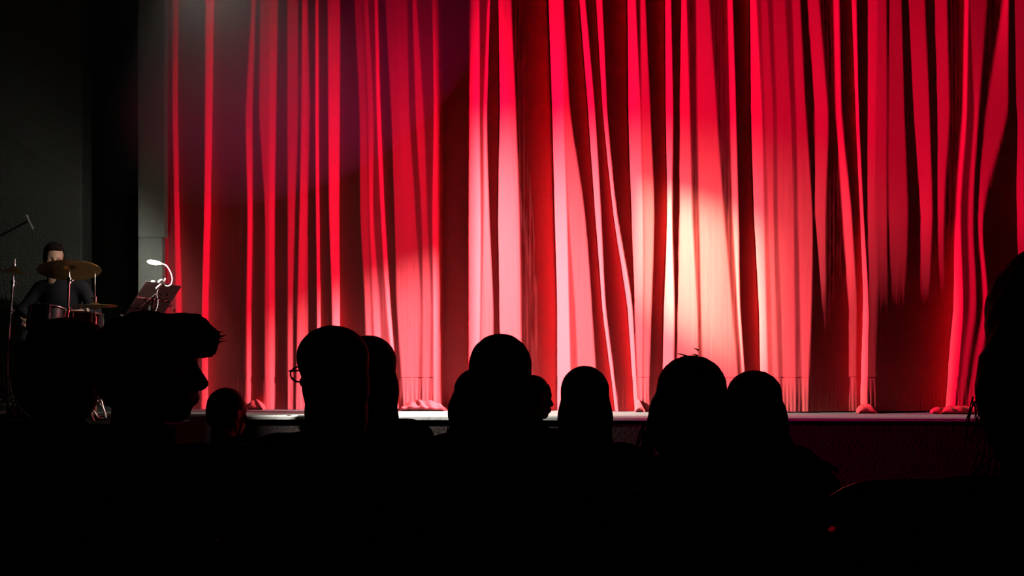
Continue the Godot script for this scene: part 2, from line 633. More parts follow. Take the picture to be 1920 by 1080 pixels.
# The curtain hangs in a plane that comes slightly nearer towards the right. Its folds are a relief h(u) over that plane,
# given at five heights: each entry is where a fold line stands at rows 7, 200, 400, 585 and 740 of the photograph, and how
# the cloth goes on from there: above 0 it rises towards the next ridge, below 0 it falls away at that share of the grazing slope.
const ROWS := [7.0, 200.0, 400.0, 585.0, 740.0]
const FOLDS_RIGHT := [
	[884, 882, 880, 880, 880, 1.0], [898, 898, 901, 900, 897, -0.75], [916, 908, 907, 903, 900, 0.6], [917, 912, 917, 925, 925, -1.2],
	[933, 935, 932, 935, 937, 1.0], [944, 955, 965, 970, 972, 0.5], [958, 966, 973, 976, 978, -0.95], [986, 991, 1001, 1012, 1016, -1.3],
	[1026, 1033, 1038, 1043, 1043, 1.0], [1055, 1056, 1062, 1066, 1070, -0.6], [1056, 1057, 1066, 1079, 1085, 1.0], [1057, 1068, 1096, 1110, 1120, -1.2],
	[1086, 1101, 1115, 1130, 1150, 1.0], [1097, 1114, 1126, 1135, 1154, -1.2], [1117, 1129, 1150, 1177, 1188, 1.0], [1129, 1137, 1155, 1185, 1193, -1.2],
	[1175, 1176, 1183, 1190, 1196, 1.0], [1191, 1200, 1205, 1206, 1204, -0.9], [1201, 1202, 1207, 1208, 1206, 1.0], [1210, 1219, 1226, 1221, 1216, -1.2],
	[1246, 1247, 1250, 1243, 1240, 1.0], [1257, 1261, 1259, 1264, 1262, -1.1], [1277, 1274, 1274, 1271, 1268, 1.0], [1287, 1293, 1298, 1307, 1310, -0.85],
	[1305, 1307, 1311, 1315, 1318, 1.0], [1330, 1343, 1357, 1373, 1386, -0.85], [1365, 1369, 1374, 1384, 1395, 1.0], [1373, 1379, 1384, 1387, 1398, -1.25],
	[1405, 1406, 1412, 1422, 1425, 1.0], [1418, 1428, 1432, 1436, 1440, -0.35], [1427, 1433, 1440, 1446, 1450, 0.8], [1439, 1449, 1450, 1455, 1460, -0.5],
	[1449, 1456, 1458, 1465, 1470, 0.6], [1472, 1482, 1488, 1490, 1492, -0.6], [1485, 1492, 1496, 1500, 1503, 0.7], [1500, 1510, 1523, 1521, 1515, -1.1],
	[1514, 1527, 1528, 1540, 1545, 0.8, -0.9], [1536, 1552, 1548, 1548, 1550, -1.0, -1.1], [1563, 1567, 1580, 1590, 1590, 0.5, -0.2], [1573, 1577, 1596, 1606, 1604, -1.15],
	[1597, 1605, 1613, 1620, 1615, 1.0], [1605, 1608, 1618, 1626, 1624, -1.2, -1.0], [1626, 1626, 1626, 1630, 1628, 1.0, -0.6], [1645, 1642, 1640, 1645, 1640, 0.3, -1.1],
	[1662, 1663, 1663, 1664, 1660, -1.1], [1668, 1666, 1666, 1672, 1668, 0.5, -1.15], [1690, 1695, 1702, 1695, 1690, -1.15, -1.15], [1703, 1712, 1725, 1720, 1712, 0.5, -1.2],
	[1734, 1742, 1748, 1740, 1735, -1.15, -1.2], [1752, 1757, 1758, 1757, 1750, 0.4, -1.2], [1775, 1780, 1770, 1770, 1762, -1.0], [1810, 1806, 1793, 1788, 1776, 0.6],
	[1814, 1812, 1800, 1803, 1790, -0.7], [1818, 1827, 1815, 1818, 1797, 0.7], [1850, 1835, 1824, 1829, 1808, -1.1], [1880, 1850, 1834, 1843, 1815, 0.7],
	[1890, 1890, 1843, 1852, 1832, -1.2], [1902, 1905, 1905, 1910, 1900, 0.3, -0.8], [1945, 1950, 1950, 1960, 1955, -1.1], [1990, 1990, 1990, 1990, 1990, 0.6],
	[2030, 2030, 2030, 2030, 2030, -1.1], [2070, 2070, 2070, 2070, 2070, 0.6], [2110, 2110, 2110, 2110, 2110, -1.1], [2160, 2160, 2160, 2160, 2160, 0.6],
	[2200, 2200, 2200, 2200, 2200, -1.0], [2300, 2300, 2300, 2300, 2300, 1.0], [2340, 2340, 2340, 2340, 2340, -1.0]]
const FOLDS_LEFT := [      # lit from the right: listed and followed from right to left
	[820, 822, 822, 824, 826, 1.0], [812, 815, 812, 814, 814, -0.5], [781, 794, 801, 808, 805, 1.0], [774, 779, 790, 793, 792, -0.7],
	[764, 767, 779, 789, 785, 1.0], [743, 748, 758, 768, 766, 0.4], [723, 733, 740, 745, 755, -1.1], [708, 713, 721, 733, 745, 1.0],
	[703, 707, 715, 726, 742, -0.6], [690, 700, 700, 712, 720, 0.6], [683, 690, 693, 700, 708, -0.5], [680, 686, 690, 695, 700, 0.7],
	[665, 674, 676, 685, 690, -1.1], [638, 637, 636, 637, 637, 1.0], [615, 616, 618, 624, 626, -1.1], [596, 597, 598, 600, 600, 0.5],
	[593, 592, 594, 596, 597, -1.1], [577, 581, 577, 578, 578, 0.4], [575, 576, 575, 571, 570, 1.0], [567, 565, 562, 558, 556, -1.1],
	[559, 559, 553, 549, 549, 0.6], [539, 539, 540, 540, 540, -1.1], [521, 518, 515, 515, 515, 0.9], [505, 505, 505, 505, 505, 0.3],
	[488, 486, 497, 497, 497, -1.1], [479, 474, 473, 471, 470, 1.0], [472, 461, 465, 463, 463, -1.1], [400, 397, 393, 389, 388, 1.0],
	[386, 386, 385, 381, 381, -1.1], [333, 332, 335, 340, 341, 1.0], [325, 325, 329, 331, 332, -0.6], [318, 318, 315, 317, 319, 0.8],
	[300, 300, 303, 304, 304, -0.5], [285, 285, 285, 285, 285, 0.0]]
const CUR_A := Vector2(-2.297, -10.31)      # x and z of two points of the curtain's plane
const CUR_B := Vector2(3.88, -9.70)
const RED_LEFT := Vector3(-4.9, 3.0, -8.4)
const RED_RIGHT := Vector3(4.2, 3.2, -8.0)
const LAMP_LEFT := Vector2(-4.9, -8.4)      # where the two red lamps hang, for the slopes at which they graze
const LAMP_RIGHT := Vector2(4.2, -8.0)


func cur_u(x: float, h: float) -> float:      # where along the curtain the ray of column x meets the plane raised by h
	var t := (CUR_B - CUR_A).normalized()
	var n := Vector2(-t.y, t.x)
	if n.y < 0.0:
		n = -n
	var dir := Vector2((x - 960.0) / FOC, -1.0)
	var o := CUR_A + n * h
	var s := o.dot(n) / dir.dot(n)
	return (dir * s - o).dot(t)


func cur_graze(u: float, lamp: Vector2) -> float:      # height lost per metre along a ray that grazes there
	var t := (CUR_B - CUR_A).normalized()
	var n := Vector2(-t.y, t.x)
	if n.y < 0.0:
		n = -n
	var r := lamp - (CUR_A + t * u)
	return r.dot(n) / maxf(absf(r.dot(t)), 0.3)


func way(e: Array, row: int) -> float:      # a seventh number stands for the two lowest heights
	return e[6] if e.size() > 6 and row >= 3 else e[5]


func fold_line(row: int) -> Array:      # [u, h] pairs from left to right
	var out := []
	var side := 0
	for folds in [FOLDS_LEFT, FOLDS_RIGHT]:
		var lamp: Vector2 = LAMP_RIGHT if side == 0 else LAMP_LEFT
		var us := []
		for e in folds:
			us.append(cur_u(e[row], 0.0))
		var hs := []
		hs.resize(us.size())
		var h := -0.07
		var j := 0
		while j < us.size():
			hs[j] = h
			if j == us.size() - 1:
				break
			var s: float = way(folds[j], row)
			if s <= 0.0:
				h = maxf(h + s * cur_graze((us[j] + us[j + 1]) / 2.0, lamp) * absf(us[j + 1] - us[j]), -0.24)
				j += 1
				continue
			var e := j
			var total := 0.0
			while e < us.size() - 1 and way(folds[e], row) > 0.0:
				total += way(folds[e], row) * absf(us[e + 1] - us[e])
				e += 1
			var rise := -h
			while j < e:
				hs[j] = h
				h += rise * way(folds[j], row) * absf(us[j + 1] - us[j]) / maxf(total, 1e-6)
				j += 1
		var pts := []
		for k in us.size():
			pts.append([cur_u(folds[k][row], hs[k]), hs[k]])
		if side == 0:
			pts.reverse()
			pts.append([cur_u(829.0, -0.24), -0.24])
			pts.append([cur_u(876.0, -0.24), -0.24])
		out.append_array(pts)
		side += 1
	for k in range(1, out.size()):      # a fold may not run back over its neighbour
		if out[k][0] < out[k - 1][0] + 0.002:
			out[k][0] = out[k - 1][0] + 0.002
	return out


func curtain() -> void:
	var t2 := (CUR_B - CUR_A).normalized()
	var T := Vector3(t2.x, 0, t2.y)
	var N := Vector3(-t2.y, 0, t2.x)
	if N.z < 0.0:
		N = -N
	var O := Vector3(CUR_A.x, 0, CUR_A.y)
	var u0 := cur_u(288.0, 0.0)
	var u1 := cur_u(2330.0, 0.0)
	var nu := 1500
	var lines := []
	for r in 5:
		var pts := fold_line(r)
		var hs := PackedFloat32Array()
		hs.resize(nu)
		var k := 0
		for i in nu:
			var u := lerpf(u0, u1, float(i) / (nu - 1))
			while k < pts.size() - 2 and float(pts[k + 1][0]) < u:
				k += 1
			var a: Array = pts[k]
			var b: Array = pts[k + 1]
			hs[i] = lerpf(a[1], b[1], clampf((u - a[0]) / maxf(b[0] - a[0], 1e-4), 0.0, 1.0))
		lines.append(pts)
	var nz := FastNoiseLite.new()
	nz.seed = 3
	nz.frequency = 1.0
	var body := []
	var hem := []
	var ys := []
	var py := -190.0
	while py < 706.0:
		ys.append(py)
		py += 16.0
	ys.append(705.0)
	for y in [707.0, 708.0, 710.0, 716.0, 724.0, 732.0, 740.0, 748.0, 755.0, 761.0, 766.0, 772.0]:
		ys.append(y)
	for y in ys:
		var q := 0
		while q < 3 and y > ROWS[q + 1]:
			q += 1
		var f := clampf((y - ROWS[q]) / (ROWS[q + 1] - ROWS[q]), -0.6, 1.2)
		# fold lines at this height
		var A: Array = lines[q]
		var B: Array = lines[q + 1]
		var C: Array = lines[maxi(q - 1, 0)]
		var D: Array = lines[mini(q + 2, 4)]
		var pu := PackedFloat32Array()
		var ph := PackedFloat32Array()
		for k in A.size():
			var uu: float
			if f > 0.0 and f < 1.0 and q > 0 and q < 3:
				uu = cubic_interpolate(A[k][0], B[k][0], C[k][0], D[k][0], f)
			else:
				uu = lerpf(A[k][0], B[k][0], f)
			pu.append(maxf(uu, pu[k - 1] + 0.001) if k else uu)
			ph.append(lerpf(A[k][1], B[k][1], clampf(f, 0.0, 1.0)))
		var hs := PackedFloat32Array()
		hs.resize(nu)
		var k := 0
		for i in nu:
			var u := lerpf(u0, u1, float(i) / (nu - 1))
			while k < pu.size() - 2 and pu[k + 1] < u:
				k += 1
			hs[i] = lerpf(ph[k], ph[k + 1], clampf((u - pu[k]) / maxf(pu[k + 1] - pu[k], 1e-4), 0.0, 1.0))
		var yy: float = EYE + (HOR - y) / FOC * 10.0
		var low := smoothstep(690.0, 770.0, y)
		var ring := PackedVector3Array()
		var skirt := PackedVector3Array()
		for i in nu:
			var u := lerpf(u0, u1, float(i) / (nu - 1))
			var h := (hs[maxi(i - 1, 0)] + 2.0 * hs[i] + hs[mini(i + 1, nu - 1)]) / 4.0
			h += 0.0005 * nz.get_noise_2d(u * 38.0, yy * 0.7) + 0.0008 * nz.get_noise_2d(u * 9.0 + 50.0, yy * 5.0)
			var dep := 10.31 - 0.61 * (u / (CUR_B - CUR_A).length())
			var Y: float = EYE + (HOR - y) / FOC * dep
			Y = maxf(Y, STAGE + 0.003)
			if y <= 707.0:
				ring.append(O + T * u + N * h + Vector3(0, Y, 0))
			if y >= 705.0:
				var g := h - 0.003 + (0.004 * absf(nz.get_noise_2d(u * 60.0, yy * 1.5)) + 0.0015 * sin(u * 190.0 + 3.0 * nz.get_noise_2d(u * 5.0, 9.0))) * low
				skirt.append(O + T * u + N * g + Vector3(0, Y, 0))
		if ring.size():
			body.append(ring)
		if skirt.size():
			hem.append(skirt)
	var root := thing("stage_curtain", O + Vector3(0, STAGE, 0), "closed red velvet stage curtain hanging in deep folds across the stage", "curtain")
	for e in [["drape", body], ["hem", hem]]:
		var mb := MB.new()
		mb.rings(e[1], false)
		var p := part(e[0], mb, M.curtain_velvet, root)
		p.position = -root.position
	# cloth piled on the floor where the long folds end
	for e in [[464, 494, 749, 0.03], [750, 833, 753, 0.05], [1192, 1208, 753, 0.03], [1611, 1644, 758, 0.04], [1750, 1772, 763, 0.03], [1762, 1846, 760, 0.06]]:
		var rr := []
		var n := 26
		for i in n + 1:
			var f := float(i) / n
			var x := lerpf(e[0], e[1], f)
			var u := cur_u(x, 0.04)
			var dep := 10.31 - 0.61 * (u / (CUR_B - CUR_A).length())
			var hh: float = (EYE + (HOR - float(e[2])) / FOC * dep - STAGE) * pow(maxf(sin(PI * clampf(f, 0.0, 1.0)), 0.0), 0.35)
			hh = maxf(hh, 0.004)
			var ring := PackedVector3Array()
			for k in 22:
				var an := TAU * k / 22.0
				var rip := 1.0 + 0.16 * sin(an * 3.0 + u * 9.0 + float(e[0])) * clampf(sin(an) + 0.4, 0.0, 1.0) + 0.10 * sin(u * 70.0 + an * 2.0)
				var out: float = float(e[3]) * (0.6 + 0.4 * hh / 0.1) + 0.03
				ring.append(O + T * (u + 0.01 * sin(an * 2.0 + u * 30.0)) + N * (0.0 + cos(an) * out * rip) + Vector3(0, STAGE + 0.002 + maxf(hh * (0.5 + 0.5 * sin(an)) * (rip if sin(an) > 0.0 else 1.0), 0.0), 0))
			rr.append(ring)
		var pm := MB.new()
		pm.rings(rr, true, true)
		var pp := part("pooled_cloth", pm, M.curtain_velvet, root)
		pp.position = -root.position


# ---------------------------------------------------------------- people
# A head in its own frame: centre between crown and chin at the origin, face towards -z.
func head_shape() -> MB:
	var b := Blob.new(Vector3(-0.11, -0.2, -0.135), Vector3(0.11, 0.14, 0.125), 0.0045, 170.0)
	b.ell(Vector3(0, 0.03, 0.012), Vector3(0.07, 0.082, 0.088))                 # skull
	b.ell(Vector3(0, 0.035, -0.04), Vector3(0.06, 0.06, 0.05))                  # forehead
	b.ell(Vector3(0, -0.045, -0.035), Vector3(0.05, 0.055, 0.05))               # face
	b.ell(Vector3(0, -0.09, -0.055), Vector3(0.026, 0.017, 0.024))              # chin
	b.cap(Vector3(0, -0.088, -0.045), Vector3(0.05, -0.05, 0.01), 0.014, 0.016)  # jaw
	b.cap(Vector3(0, -0.088, -0.045), Vector3(-0.05, -0.05, 0.01), 0.014, 0.016)
	b.cap(Vector3(0, 0.005, -0.088), Vector3(0, -0.032, -0.108), 0.007, 0.0105)  # nose
	for s in [-1.0, 1.0]:
		b.cap(Vector3(s * 0.009, -0.036, -0.098), Vector3(s * 0.013, -0.036, -0.092), 0.007, 0.006)
		b.cap(Vector3(s * 0.014, 0.017, -0.085), Vector3(s * 0.044, 0.016, -0.07), 0.007, 0.006)     # brow
		b.ell(Vector3(s * 0.04, -0.022, -0.066), Vector3(0.019, 0.016, 0.016))   # cheekbone
		b.ell(Vector3(s * 0.031, 0.001, -0.088), Vector3(0.016, 0.011, 0.012), Basis(), -0.9)         # eye socket
		b.ell(Vector3(s * 0.031, 0.0, -0.071), Vector3(0.0125, 0.0115, 0.0115))  # eye
		b.ell(Vector3(s * 0.074, -0.004, 0.008), Vector3(0.007, 0.03, 0.018), Basis(Vector3.UP, s * 0.35))      # ear
		b.ell(Vector3(s * 0.081, 0.0, 0.008), Vector3(0.006, 0.016, 0.009), Basis(), -0.6)
	b.cap(Vector3(-0.02, -0.0595, -0.083), Vector3(0.02, -0.0595, -0.083), 0.0055, 0.0055)     # lips
	b.cap(Vector3(-0.017, -0.068, -0.081), Vector3(0.017, -0.068, -0.081), 0.006, 0.006)
	b.cap(Vector3(0, -0.05, 0.025), Vector3(0, -0.19, 0.035), 0.05, 0.054)      # neck
	var mb := MB.new()
	b.nets(mb)
	return mb


# A right hand: wrist at the origin, fingers towards -z, palm down (-y), thumb towards -x. curl is how far the fingers close.
func hand_shape(curl: float) -> MB:
	var b := Blob.new(Vector3(-0.075, -0.09, -0.21), Vector3(0.06, 0.035, 0.05), 0.0035, 330.0)
	b.cap(Vector3(0, 0, 0.045), Vector3(0, 0, -0.01), 0.026, 0.025)
	for k in 4:
		var x := -0.029 + 0.0195 * k
		b.cap(Vector3(x * 0.7, 0, -0.012), Vector3(x, 0.002, -0.088), 0.0145, 0.0115)      # palm
		var p := Vector3(x, 0.002, -0.088)
		var ln: float = [0.041, 0.046, 0.043, 0.034][k]
		var r: float = [0.0092, 0.0095, 0.009, 0.008][k]
		var an := curl * 0.75
		var dir := Vector3(x * 0.9, -sin(an), -cos(an)).normalized()
		for j in 3:
			var q: Vector3 = p + dir * ln * float([1.0, 0.65, 0.5][j])
			b.cap(p, q, r * (1.0 - 0.07 * j), r * (0.93 - 0.07 * j))
			p = q
			an += curl * 0.95
			dir = Vector3(dir.x * 0.6, -sin(an), -cos(an)).normalized()
	var t := [Vector3(-0.018, -0.006, -0.018), Vector3(-0.047, -0.014, -0.05), Vector3(-0.05 + 0.02 * curl, -0.02 - 0.012 * curl, -0.083), Vector3(-0.047 + 0.035 * curl, -0.024 - 0.015 * curl, -0.108)]
	for j in 3:
		b.cap(t[j], t[j + 1], 0.0135 - 0.002 * j, 0.0115 - 0.0015 * j)
	var mb := MB.new()
	b.nets(mb)
	return mb


# A seated body without head and hands, facing -z, floor at y 0, hips over z 0. Joints of one side are mirrored where not given.
func body_shape(arms: Array, cell: float, fat := 1.0) -> MB:
	var b := Blob.new(Vector3(-0.42, -0.02, -0.72), Vector3(0.42, 1.16, 0.24), cell, 75.0)
	b.ell(Vector3(0, 0.545, 0.02), Vector3(0.165, 0.105, 0.12) * fat)           # pelvis
	b.ell(Vector3(0, 0.70, 0.02), Vector3(0.135, 0.14, 0.095) * fat)            # belly
	b.ell(Vector3(0, 0.88, 0.03), Vector3(0.155, 0.16, 0.10) * fat)             # chest
	b.cap(Vector3(-0.135, 1.0, 0.04), Vector3(0.135, 1.0, 0.04), 0.06, 0.06)    # shoulders
	b.cap(Vector3(0, 0.98, 0.045), Vector3(0, 1.075, 0.03), 0.08, 0.052)        # nape
	for i in 2:
		var s := -1.0 if i == 0 else 1.0
		var a: Array = arms[i]
		b.cap(Vector3(s * 0.175, 0.985, 0.04), a[0], 0.056, 0.043)
		b.cap(a[0], a[1], 0.043, 0.03)
		b.cap(Vector3(s * 0.095, 0.53, 0.0), Vector3(s * 0.115, 0.515, -0.43), 0.082, 0.056)
		b.cap(Vector3(s * 0.115, 0.515, -0.43), Vector3(s * 0.12, 0.1, -0.43), 0.055, 0.036)
		b.cap(Vector3(s * 0.12, 0.055, -0.41), Vector3(s * 0.13, 0.04, -0.57), 0.043, 0.032)      # shoe
		b.cap(Vector3(s * 0.12, 0.04, -0.40), Vector3(s * 0.13, 0.032, -0.58), 0.038, 0.03)
	b.cut_below(0.004)
	var mb := MB.new()
	b.nets(mb)
	return mb


func hand_at(a: Array, right: bool, twist := 0.0) -> Transform3D:      # along the forearm
	var z: Vector3 = -(a[1] - a[0] as Vector3).normalized()
	if a.size() > 2:
		z = -(a[2] as Vector3).normalized()
	var y := (Vector3.UP - z * z.dot(Vector3.UP)).normalized().rotated(z, twist)
	var bs := Basis(y.cross(z), y, z)
	if not right:
		bs = bs * Basis.from_scale(Vector3(-1, 1, 1))
	return Transform3D(bs, a[1])


# hair: list of ["e", x, y, z, rx, ry, rz] and ["c", ax, ay, az, bx, by, bz, ra, rb] in the head's frame
func hair_shape(list: Array, rough: float, strands: Array, lowest := -1.0, cell := 0.0075) -> MB:
	var lo := Vector3.ONE * 9.0
	var hi := -lo
	for h in list:
		var c := Vector3(h[1], h[2], h[3])
		if h[0] == "e":
			lo = lo.min(c - Vector3(h[4], h[5], h[6])); hi = hi.max(c + Vector3(h[4], h[5], h[6]))
		else:
			var d := Vector3(h[4], h[5], h[6])
			var r := Vector3.ONE * maxf(h[7], h[8])
			lo = lo.min(c.min(d) - r); hi = hi.max(c.max(d) + r)
	var b := Blob.new(lo - Vector3.ONE * 0.03, hi + Vector3.ONE * 0.03, cell, 150.0)
	for h in list:
		if h[0] == "e":
			b.ell(Vector3(h[1], h[2], h[3]), Vector3(h[4], h[5], h[6]))
		else:
			b.cap(Vector3(h[1], h[2], h[3]), Vector3(h[4], h[5], h[6]), h[7], h[8])
	var n := FastNoiseLite.new()
	n.seed = 21 + list.size()
	n.frequency = 1.0
	if rough > 0.0:
		b.rough(n, rough, Vector3(60, 22, 60))
	if lowest > -1.0:
		b.cut_below(lowest)
	var mb := MB.new()
	b.nets(mb)
	for s in strands:      # [from, towards, count, spread, length, lift]: loose locks
		var th: float = s[6] if s.size() > 6 else 0.8
		for k in int(s[2]):
			var j := Vector3(rng.randf_range(-1, 1), rng.randf_range(-1, 1), rng.randf_range(-1, 1)) * float(s[3])
			var p: Vector3 = s[0] + j
			var q: Vector3 = p + (s[1] as Vector3) * float(s[4]) * rng.randf_range(0.6, 1.15) + Vector3(rng.randf_range(-1, 1), 0, rng.randf_range(-1, 1)) * 0.012
			var m := p.lerp(q, 0.5) + Vector3(rng.randf_range(-1, 1), rng.randf_range(-0.5, 1), rng.randf_range(-1, 1)) * float(s[5])
			mb.tube(bez(p, p.lerp(m, 0.7), m.lerp(q, 0.5), q, 5), [0.0035 * th, 0.0032 * th, 0.0028 * th, 0.0022 * th, 0.0014 * th, 0.0006 * th], 5)
	return mb


const REST := [[Vector3(-0.2, 0.76, -0.02), Vector3(-0.13, 0.63, -0.24)], [Vector3(0.2, 0.76, -0.02), Vector3(0.13, 0.63, -0.24)]]
const SKULLCAP := [["e", 0.0, 0.045, 0.018, 0.079, 0.083, 0.094], ["e", 0.0, 0.0, 0.055, 0.07, 0.08, 0.06]]
var body_rest: MB
var head_mb: MB
var hand_rest: MB


func person(label: String, x: float, top: float, row: float, ground: float, yaw: float, hair: Array, rough: float, strands: Array, group := "people in the audience", turn := 0.0, above := 0.012, lowest := -1.0, lean := 0.0) -> Node3D:
	if body_rest == null:
		body_rest = body_shape(REST, 0.016)
		hand_rest = hand_shape(0.45)
	var want := px(x, top, row)
	var k := (want.y - ground) / (1.33 + above)
	var t := thing("person", Vector3(want.x, ground, -row), label, "person", group, turn)
	var cloth := MB.new()
	cloth.add(body_rest, Transform3D())
	var skin := MB.new()
	for i in 2:
		skin.add(hand_rest, hand_at(REST[i], i == 0 or i == 1, 0.0) if i == 1 else hand_at(REST[i], false))
	var hx := Transform3D(Basis(Vector3.UP, yaw) * Basis(Vector3.FORWARD, lean), Vector3(0, 1.215, 0.0))
	skin.add(head_mb, hx)
	var am := ArrayMesh.new()
	am.add_surface_from_arrays(Mesh.PRIMITIVE_TRIANGLES, cloth.arrays())
	am.surface_set_material(0, M.dark_cloth)
	am.add_surface_from_arrays(Mesh.PRIMITIVE_TRIANGLES, skin.arrays())
	am.surface_set_material(1, M.skin)
	var o := MeshInstance3D.new()
	o.name = "body"
	o.mesh = am
	o.scale = Vector3.ONE * k
	t.add_child(o)
	if hair.size():
		var h := part("hair", hair_shape(hair, rough, strands, lowest), M.hair, t)
		h.transform = Transform3D(Basis().scaled(Vector3.ONE * k), Vector3.ZERO) * hx
	t.set_meta("head", Transform3D(Basis().scaled(Vector3.ONE * k), Vector3.ZERO) * hx)
	return t


func glasses(t: Node3D) -> void:
	var hx: Transform3D = t.get_meta("head")
	var mb := MB.new()
	for s in [-1.0, 1.0]:
		var loop := []
		for k in 21:
			var an := TAU * k / 20.0
			loop.append(hx * Vector3(s * 0.036 + 0.028 * cos(an), -0.002 + 0.021 * sin(an), -0.112))
		mb.tube(loop, 0.0026, 6)
		mb.tube([hx * Vector3(s * 0.064, 0.006, -0.112), hx * Vector3(s * 0.078, 0.008, -0.09), hx * Vector3(s * 0.083, 0.012, -0.01), hx * Vector3(s * 0.081, -0.008, 0.02)], 0.0024, 6)
	mb.tube([hx * Vector3(-0.008, 0.003, -0.113), hx * Vector3(0, 0.006, -0.115), hx * Vector3(0.008, 0.003, -0.113)], 0.0024, 6)
	var g := part("glasses", mb, M.lamp_black, t)
	var ln := MB.new()
	for s in [-1.0, 1.0]:
		var ring := PackedVector3Array()
		for k in 20:
			var an := TAU * k / 20.0
			ring.append(hx * Vector3(s * 0.036 + 0.027 * cos(an), -0.002 + 0.020 * sin(an), -0.112))
		var c := hx * Vector3(s * 0.036, -0.002, -0.1135)
		for k in 20:
			ln.tri(c, ring[k], ring[(k + 1) % 20])
	part("lens", ln, M.clear_lens, g)


# A folding theatre seat facing -z whose back stands behind the sitter; origin on the floor under the sitter's hips.
var seat_proto: Node3D


func theatre_seat(x: float, row: float, ground: float, label: String) -> void:
	var r: Node3D
	if seat_proto == null:
		r = thing("theatre_seat", Vector3.ZERO, label, "seat", "theatre seats in the audience")
		var back := MB.new()
		var rr := []
		for i in 15:      # the back as a padded panel with a rounded top
			var f := i / 14.0
			var y := 0.36 + 0.60 * f
			var w := 0.232 * (1.0 if f < 0.8 else sqrt(maxf(1.0 - pow((f - 0.8) / 0.2, 2.4) * 0.42, 0.05)))
			var d := 0.035 if f < 0.93 else 0.035 * (1.0 - (f - 0.93) / 0.07 * 0.75)
			var z := 0.165 + 0.10 * f * f
			var ring := PackedVector3Array()
			for k in 28:
				var an := TAU * k / 28.0
				var cx := signf(cos(an)) * pow(absf(cos(an)), 0.35)
				var sz := signf(sin(an)) * pow(absf(sin(an)), 0.7)
				ring.append(Vector3(cx * w, y - 0.035 * pow(absf(cx), 3.0) * f, z + sz * d))
			rr.append(ring)
		back.rings(rr, true, true)
		part("backrest", back, M.seat_cloth, r)
		var edge := MB.new()      # wooden rim along the top
		var path := []
		for k in 25:
			var f := k / 24.0 * 2.0 - 1.0
			path.append(Vector3(f * 0.205, 0.958 - 0.042 * pow(absf(f), 4.0), 0.275))
		edge.tube(path, 0.009, 8)
		part("rim", edge, M.seat_rim, r)
		var cu := MB.new()
		rr = []
		for i in 9:
			var f := i / 8.0
			var sc: float = [0.9, 0.98, 1.0, 1.0, 1.0, 1.0, 1.0, 0.97, 0.85][i]
			var ring := PackedVector3Array()
			for k in 24:
				var an := TAU * k / 24.0
				ring.append(Vector3(signf(cos(an)) * pow(absf(cos(an)), 0.4) * 0.215 * sc, 0.33 + 0.09 * f, -0.11 + signf(sin(an)) * pow(absf(sin(an)), 0.45) * 0.22 * sc))
			rr.append(ring)
		cu.rings(rr, true, true)
		part("seat_cushion", cu, M.seat_cloth, r)
		for s in [-1.0, 1.0]:
			part("armrest", one_box(Vector3(s * 0.245, 0.60, -0.03), Vector3(0.035, 0.03, 0.34), 0.012), M.seat_rim, r)
			part("leg", one_box(Vector3(s * 0.245, 0.29, 0.02), Vector3(0.022, 0.585, 0.12), 0.006), M.lamp_black, r)
		seat_proto = r
	else:
		r = seat_proto.duplicate()
		r.name = numbered("theatre_seat", self)
		add_child(r, true)
		r.set_meta("label", label)
	r.position = Vector3(x, ground, -row)


